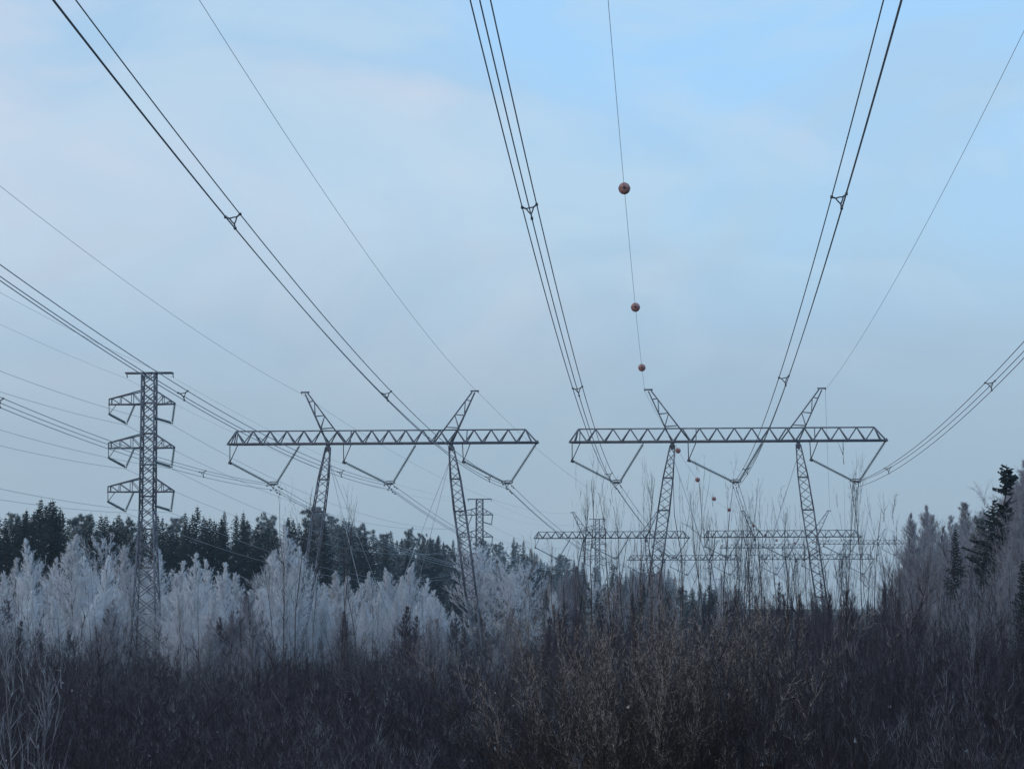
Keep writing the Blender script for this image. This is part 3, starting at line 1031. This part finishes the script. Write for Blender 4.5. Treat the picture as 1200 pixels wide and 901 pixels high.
for px, py, y in MAUVE_AT:
    x = at(px, y); H = zat(py, y) - gz(x, y)
    items.append((px, y, put(random.choice(MAUVE), x, y, H / 14, H / 14 * random.uniform(1.0, 1.35))))
items.sort(key=lambda t: t[0])
for n, (px, y, o) in enumerate(items):
    if px < 1165:
        lb = f'feathery mauve bare birch, {ordinal(n + 1)} from the last pylon toward the ragged spruce'
    else:
        lb = f'feathery mauve bare birch beyond the ragged spruce, {ordinal(n + 1 - sum(1 for t in items if t[0] < 1165))} from it'
    tag(o, lb, 'tree', 'mauve bare birches beside the clearing')
for px, py, y, p, lb in ((1178, 543, 216, RAGGED, 'tall ragged dark spruce with a gappy top, high above the mauve birches'),
                         (1163, 582, 219, SPRUCE[4], 'broad dark spruce whose top leans into the ragged spruce'),
                         (1117, 616, 205, SPRUCE[3], 'narrow dark spruce standing among the mauve birches below the ragged one'),
                         (1195, 652, 128, SPRUCE[1], 'dark spruce cut by the picture edge below the ragged spruce'),
                         (1146, 606, 235, PINE[0], 'dark pine close against the ragged spruce')):
    x = at(px, y); H = zat(py, y) - gz(x, y)
    tag(put(p, x, y, H / 20, H / 20 * (.7 if py > 600 else 1.0), 0 if p is RAGGED else None), lb, 'tree', 'conifers beside the mauve birches')

# the dark forest on the left: rows of conifers along the cleared strip
front, back = [], []
y = 318.0
SKYLINE = [(-40, 600), (10, 606), (30, 602), (48, 592), (66, 587), (84, 612), (100, 598), (120, 601), (146, 593), (165, 608), (190, 606), (222, 600), (245, 604), (270, 605), (300, 602), (330, 612), (372, 598), (400, 612), (420, 610), (440, 626), (480, 628), (512, 621), (530, 640), (560, 640), (583, 638), (615, 640), (640, 660), (652, 650), (690, 668), (740, 664), (790, 676), (860, 684), (960, 700)]
while y < 2100:
    px0 = 600 + FPX * (0.121 - 100 / y)
    for row, (dx, dy) in enumerate(((0, 0), (-7, 6), (-15, 10), (-26, 16))):
        yy = y + dy + random.uniform(-3, 3); x = 0.121 * yy - 100 + dx + random.uniform(-2, 2)
        px = col(x, yy)
        if px < -60 or (row >= 2 and yy > 1500):
            continue
        sky_y = float(np.interp(px, *zip(*SKYLINE)))
        tip = sky_y + (random.gauss(-1, 5) if random.random() < .35 else random.uniform(4, 25))
        H = zat(tip, yy) - gz(x, yy)
        pp = random.random()
        is_pine = pp < (.07 if px < 330 else .34)
        p = random.choice(PINE if is_pine else SPRUCE)
        o = put(p, x, yy, H / 20, max(H / 20, (.8 if 430 < yy < 900 else .62) + .3 * min(1, yy / 900)) * random.uniform(.75, 1.1))
        (front if row == 0 else back).append((px, yy, o, is_pine))
    y += 3159 * 0 + max(3.6, (10.5 if y < 700 else 7.5) * y * y / (FPX * 100))
for grp, where in ((front, 'in the front row of the forest wall'), (back, 'in the rear of the forest wall')):
    for pn in (True, False):
        sub = [(a, b, c) for a, b, c, d in grp if d == pn]
        kind = 'pine' if pn else 'spruce'
        if where.startswith('in the front'):
            name_rows(sub, 'one', 'tree', f'{kind}s of the front forest row', lambda px, yy, o: f'dark {kind} of the front forest row')
        else:
            name_rows(sub, 'one', 'tree', f'{kind}s behind the front forest row', lambda px, yy, o: f'dark {kind} behind the front forest row')
x, y = at(1014, 1010), 1010
tag(put(SPRUCE[4], x, y, .22, .3), 'lone little spruce on the distant snowy rise', 'tree')

young = []
for _ in range(64):
    px = random.uniform(625, 890); y = random.uniform(330, 720); x = at(px, y)
    tip = np.interp(px, [620, 700, 860, 900], [688, 676, 684, 700]) + abs(random.gauss(0, 10))
    H = zat(tip, y) - gz(x, y); u = random.random()
    p = random.choice(SPRUCE) if u < .4 else random.choice(PINE) if u < .6 else random.choice(PALE) if u < .75 else random.choice(MAUVE)
    n0 = 20 if p in SPRUCE or p in PINE else 12
    young.append((px, y, put(p, x, y, H / n0, max(H / n0, .55) * random.uniform(.8, 1.1))))
name_rows(young, 'one', 'tree', 'young trees under the far lines', lambda px, y, o: f"hazy young {'spruce' if o.name.startswith('spruce') else 'pine' if o.name.startswith('pine') else 'birch'} under the far lines")

low = []
for _ in range(54):
    px = random.uniform(-20, 600); y = clear_of_legs(px, random.uniform(135, 205)); x = at(px, y)
    H = zat(random.uniform(694, 742) + (14 if px > 400 else 0), y) - gz(x, y)
    low.append((px, y, put(random.choice(LOWB + MAUVE), x, y, H / 14, H / 14 * random.uniform(1.0, 1.5))))
for _ in range(66):
    px = random.uniform(635, 1075); y = random.uniform(95, 210); x = at(px, y)
    H = zat(random.uniform(676, 722) + 26 * (px < 890), y) - gz(x, y)
    low.append((px, y, put(random.choice(LOWB), x, y, H / 14, H / 14 * random.uniform(.6, 1.0))))
name_rows(low, 'one', 'tree', 'low bare birches of the clearing', lambda px, y, o: 'low mauve-brown bare birch' if o.scale[2] < .5 else 'middling mauve-brown bare birch')

# thin saplings that stand up against the sky
SAP = []
for n in range(7):
    SAP.append(thing_of('sapling', broadleaf(rng, 8, .25, 2.3, 13, 3, 2, 66, .021, .0032, .02, ([0, .3, .7, 1], [1, 1, .7, .25]), lean=rng.uniform(0, .1), bark=BARK, twig=TWIG, frost_var=.03, tl=(.15, .4), name='sapling', trunk_k=5, wild=.34)))
PALE_SAP = thing_of('frosted_sapling', broadleaf(rng, 5, .3, 1.5, 20, 4, 2, 62, .02, .0056, .3, ([0, .3, .7, 1], [1, 1, .8, .4]), bark=RIME_TWIG, twig=RIME_TWIG, frost_var=.1, tl=(.12, .3), name='frosted_sapling', trunk_k=5))
tops = [(668, 585, 90), (690, 560, 80), (722, 575, 95), (735, 590, 100), (752, 590, 85), (765, 560, 110), (800, 552, 78), (815, 565, 85), (823, 575, 95), (842, 560, 90), (862, 590, 72), (868, 620, 95), (880, 600, 100), (893, 590, 100), (912, 610, 90),
        (925, 598, 80), (940, 600, 105), (958, 630, 95), (975, 640, 85), (992, 560, 88), (1015, 556, 80), (1026, 596, 88), (1052, 650, 110),
        (705, 620, 80), (745, 630, 75), (778, 640, 95), (830, 625, 70), (850, 640, 105), (900, 640, 75), (935, 650, 110), (950, 655, 70), (985, 645, 100), 
        (655, 640, 110), (640, 660, 120), (680, 650, 100), (870, 560, 115), (885, 655, 90), (918, 660, 100), (966, 665, 110), (1022, 668, 95), (842, 668, 88),
        (160, 690, 140), (72, 685, 120), (20, 700, 130), (335, 588, 105), (343, 570, 125), (366, 600, 118), (398, 585, 112), (410, 605, 130), (326, 640, 110), (300, 668, 120), (235, 690, 130), (268, 700, 115), (285, 690, 140), (420, 640, 120), (440, 680, 110), (478, 690, 125), (505, 690, 120), (535, 690, 135), (560, 700, 120), (590, 700, 130), (615, 690, 140), (190, 700, 125), (110, 702, 115), (50, 712, 110),
        (1065, 640, 90), (1082, 650, 110), (1100, 665, 85), (1128, 655, 105), (1150, 668, 90), (1178, 660, 100), (1195, 672, 85)]
tops += [(random.uniform(650, 1060), random.uniform(630, 705), random.uniform(80, 150)) for _ in range(34)]
tops += [(random.uniform(-10, 640), random.uniform(700, 738), random.uniform(80, 170)) for _ in range(22)]
items = []
for px, py, y in tops:
    x = at(px, y); H = zat(py, y) - gz(x, y)
    items.append((px, y, put(random.choice(SAP), x, y, H / 8, H / 8 * random.uniform(.6, .95))))
name_rows(items, 'one', 'sapling', 'thin saplings of the clearing', lambda px, y, o: 'tall thin bare sapling' if o.scale[2] > 1.05 else 'short thin bare sapling')
for px, py, y, s, lb in ((20, 752, 34, .9, 'pale frosted sapling with forked upright shoots, beside the lower picture corner'), (52, 812, 32, .8, 'smaller pale frosted sapling just beside the forked frosted one'), (1130, 735, 55, .7, 'grey frost-dusted sapling below the narrow dark spruce')):
    x = at(px, y); H = zat(py, y) - gz(x, y)
    tag(put(PALE_SAP, x, y, H / 5, H / 5 * s), lb, 'sapling', 'frosted saplings')


# shrubs: many stems from one foot
def shrub(rng, H, stems, n2, n3, spread, r_stem, r_twig, tipfrost, mat, name, fan=(70, 89), wild=.34, tl=(.1, .3), grad=2):
    mb = MB()
    az = rng.uniform(0, 6.28, stems); el = np.radians(rng.uniform(*fan, stems))
    D = dirs(az, el); P0 = np.stack([rng.normal(size=stems) * .3 * spread, rng.normal(size=stems) * .3 * spread, 0 * az], -1)
    Ls = H * rng.uniform(.55, 1.0, stems)
    p1 = branches(mb, rng, P0, D, Ls, np.full(stems, r_stem), .06, .0, 4)
    i1 = np.repeat(np.arange(stems), n2); s = rng.uniform(.15, 1, len(i1)) ** .75; A = p1(i1, s)
    D2 = unit(D[i1] + rng.normal(size=(len(i1), 3)) * wild + np.array([0, 0, .2])); L2 = H * rng.uniform(.06, .18, len(i1)) * (1.25 - .6 * s)
    f2 = tipfrost * np.clip(A[:, 2] / H, 0, 1) ** grad
    p2 = branches(mb, rng, A, D2, L2, np.full(len(i1), r_twig * 1.3), .1, f2 * .4, 2)
    if n3:
        i2 = np.repeat(np.arange(len(i1)), n3); A = p2(i2, rng.uniform(.15, 1, len(i2)))
        D3 = unit(D2[i2] + rng.normal(size=(len(i2), 3)) * wild + np.array([0, 0, .2])); L3 = rng.uniform(*tl, len(i2))
        cones(mb, A, A + D3 * L3[:, None], r_twig, np.clip(f2[i2] * rng.uniform(0, 2, len(i2)) ** 2.2, 0, .95))
    k = 3                                            # little cushions of snow caught in the forks
    A = p1(rng.integers(0, stems, k), rng.uniform(.3, .9, k)); cones(mb, A, A + rng.normal(size=(k, 3)) * .03 + np.array([0, 0, .05]), rng.uniform(.015, .04, k), 1.0, 6)
    return mb if name is None else mb.mesh(name, mat)


def single(name, me):
    return bpy.data.objects.new(name, me)


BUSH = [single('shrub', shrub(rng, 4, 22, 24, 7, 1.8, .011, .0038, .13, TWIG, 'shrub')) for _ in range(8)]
WIL = [single('willow_shrub', shrub(rng, 5.6, 60, 34, 8, 2.6, .013, .0036, .9, WILLOW, 'willow_shrub', (54, 89), .5, (.05, .15), 5.5)) for _ in range(4)]  # frosted tips fade steeply downwards: the bush's inner shade is put into the colour
wl = ['big brown willow shrub at the middle of the thicket, thickest and darkest', 'brown willow shrub leaning over the gap toward the inner leg of the birch-side pylon', 'brown willow shrub in front of the sapling-hidden pylon leg',
      'low brown willow shrub at the foot of the biggest one', 'brown willow shrub behind the biggest one, toward the saplings', 'brown willow shrub sprawling below the second row pylon', 'small brown willow shrub at the near edge of the clump', 'brown willow shrub under the tallest saplings']
for k, (px, py, y, w) in enumerate([(752, 694, 50, 1.0), (690, 722, 50, .8), (828, 708, 54, .9), (722, 745, 43, .7), (792, 694, 58, 1.0), (655, 800, 44, .6), (765, 790, 38, .65), (870, 745, 60, .75)]):
    x = at(px, y); H = zat(py, y) - gz(x, y)
    tag(put(WIL[k % 4], x, y, H / 6.0, w), wl[k], 'shrub', 'brown willow shrubs')


def brush_h(px):
    return float(np.interp(px, [-50, 120, 300, 420, 560, 620, 680, 860, 960, 1040, 1120, 1250], [4.0, 3.9, 3.7, 3.8, 3.5, 3.3, 4.2, 4.8, 5.0, 4.9, 5.0, 5.2]))


pts = []
while len(pts) < 250:
    y = 36 + 110 * random.random() ** 1.1
    px = random.uniform(-60, 1260)
    if 590 < px < 920 and y < 64:
        continue
    pts.append((px, y))
for px, y in pts:
    x = at(px, y)
    H = max(2.0, brush_h(px) * random.uniform(.72, 1.12) * (.86 if y < 50 else 1))
    o = put(random.choice(BUSH), x, y, H / 4, random.uniform(.85, 1.25))
    zone = 'below the frosted birches' if px < 300 else 'below the birch-side pylon' if px < 620 else 'around the brown willows' if px < 900 else 'below the sapling-hidden line' if px < 1060 else 'below the mauve birches'
    tag(o, f'bare purple-brown shrub tangled in the thicket {zone}', 'shrub', f'tangled shrubs {zone}')

# the rest of the thicket, which nobody could count
def thicket(name, label, tmpl, spots, mat):
    big = MB()
    T = [(np.concatenate(m.v), np.concatenate(m.t), np.concatenate(m.f)) for m in tmpl]
    for x, y, hs, ws in spots:
        v, t, f = T[random.randrange(len(T))]
        a = random.uniform(0, 6.28); c, s = math.cos(a) * ws, math.sin(a) * ws
        w = np.stack([v[:, 0] * c - v[:, 1] * s + x, v[:, 0] * s + v[:, 1] * c + y, v[:, 2] * hs + gz(x, y) - .05], -1)
        big.add(w, t, f)
    o = link(name, big.mesh(name, mat)); tag(o, label, None, kind='stuff'); return o


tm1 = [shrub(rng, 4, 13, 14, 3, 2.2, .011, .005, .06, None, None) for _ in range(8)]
sp = []
for _ in range(750):
    y = 40 + 170 * random.random(); px = random.uniform(-70, 1270); x = at(px, y)
    if 600 < px < 910 and y < 64:
        continue
    H = brush_h(px) * random.uniform(.6, 1.05)
    sp.append((x, y, H / 4, random.uniform(.9, 1.4)))
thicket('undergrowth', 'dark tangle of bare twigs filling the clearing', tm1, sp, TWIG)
tm2 = [shrub(rng, 4, 9, 10, 1, 3.2, .02, .011, .42, None, None) for _ in range(8)]
sp = []
for _ in range(2000):
    y = 190 + 420 * random.random() ** .8; px = random.uniform(-80, 1280); x = at(px, y)
    if 0.121 * y - x > 96 or x - .121 * y > 30:
        continue
    H = brush_h(px) * random.uniform(.6, 1.1) * (1.0 if px < 640 else 1.25)
    sp.append((x, y, H / 4, random.uniform(.9, 1.4)))
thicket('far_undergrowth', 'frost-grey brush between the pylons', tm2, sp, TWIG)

# ------------------------------------------------------------------ winter air
HAZE, th_, bh_ = new_mat('haze')
th_.nodes.remove(bh_)
pv = th_.nodes.new('ShaderNodeVolumePrincipled'); pv.inputs['Color'].default_value = (0.62, 0.78, 0.95, 1); pv.inputs['Density'].default_value = 0.00013; pv.inputs['Anisotropy'].default_value = 0.1
th_.links.new(pv.outputs[0], th_.nodes['Material Output'].inputs['Volume'])
mb = MB(); mb.add([(-2100, -150, -1.5), (2100, -150, -1.5), (2100, 2400, -1.5), (-2100, 2400, -1.5), (-2100, -150, 60), (2100, -150, 60), (2100, 2400, 60), (-2100, 2400, 60)], BOX_T)
tag(link('haze', mb.mesh('haze', HAZE)), 'thin cold haze over the clearing', None, kind='stuff')
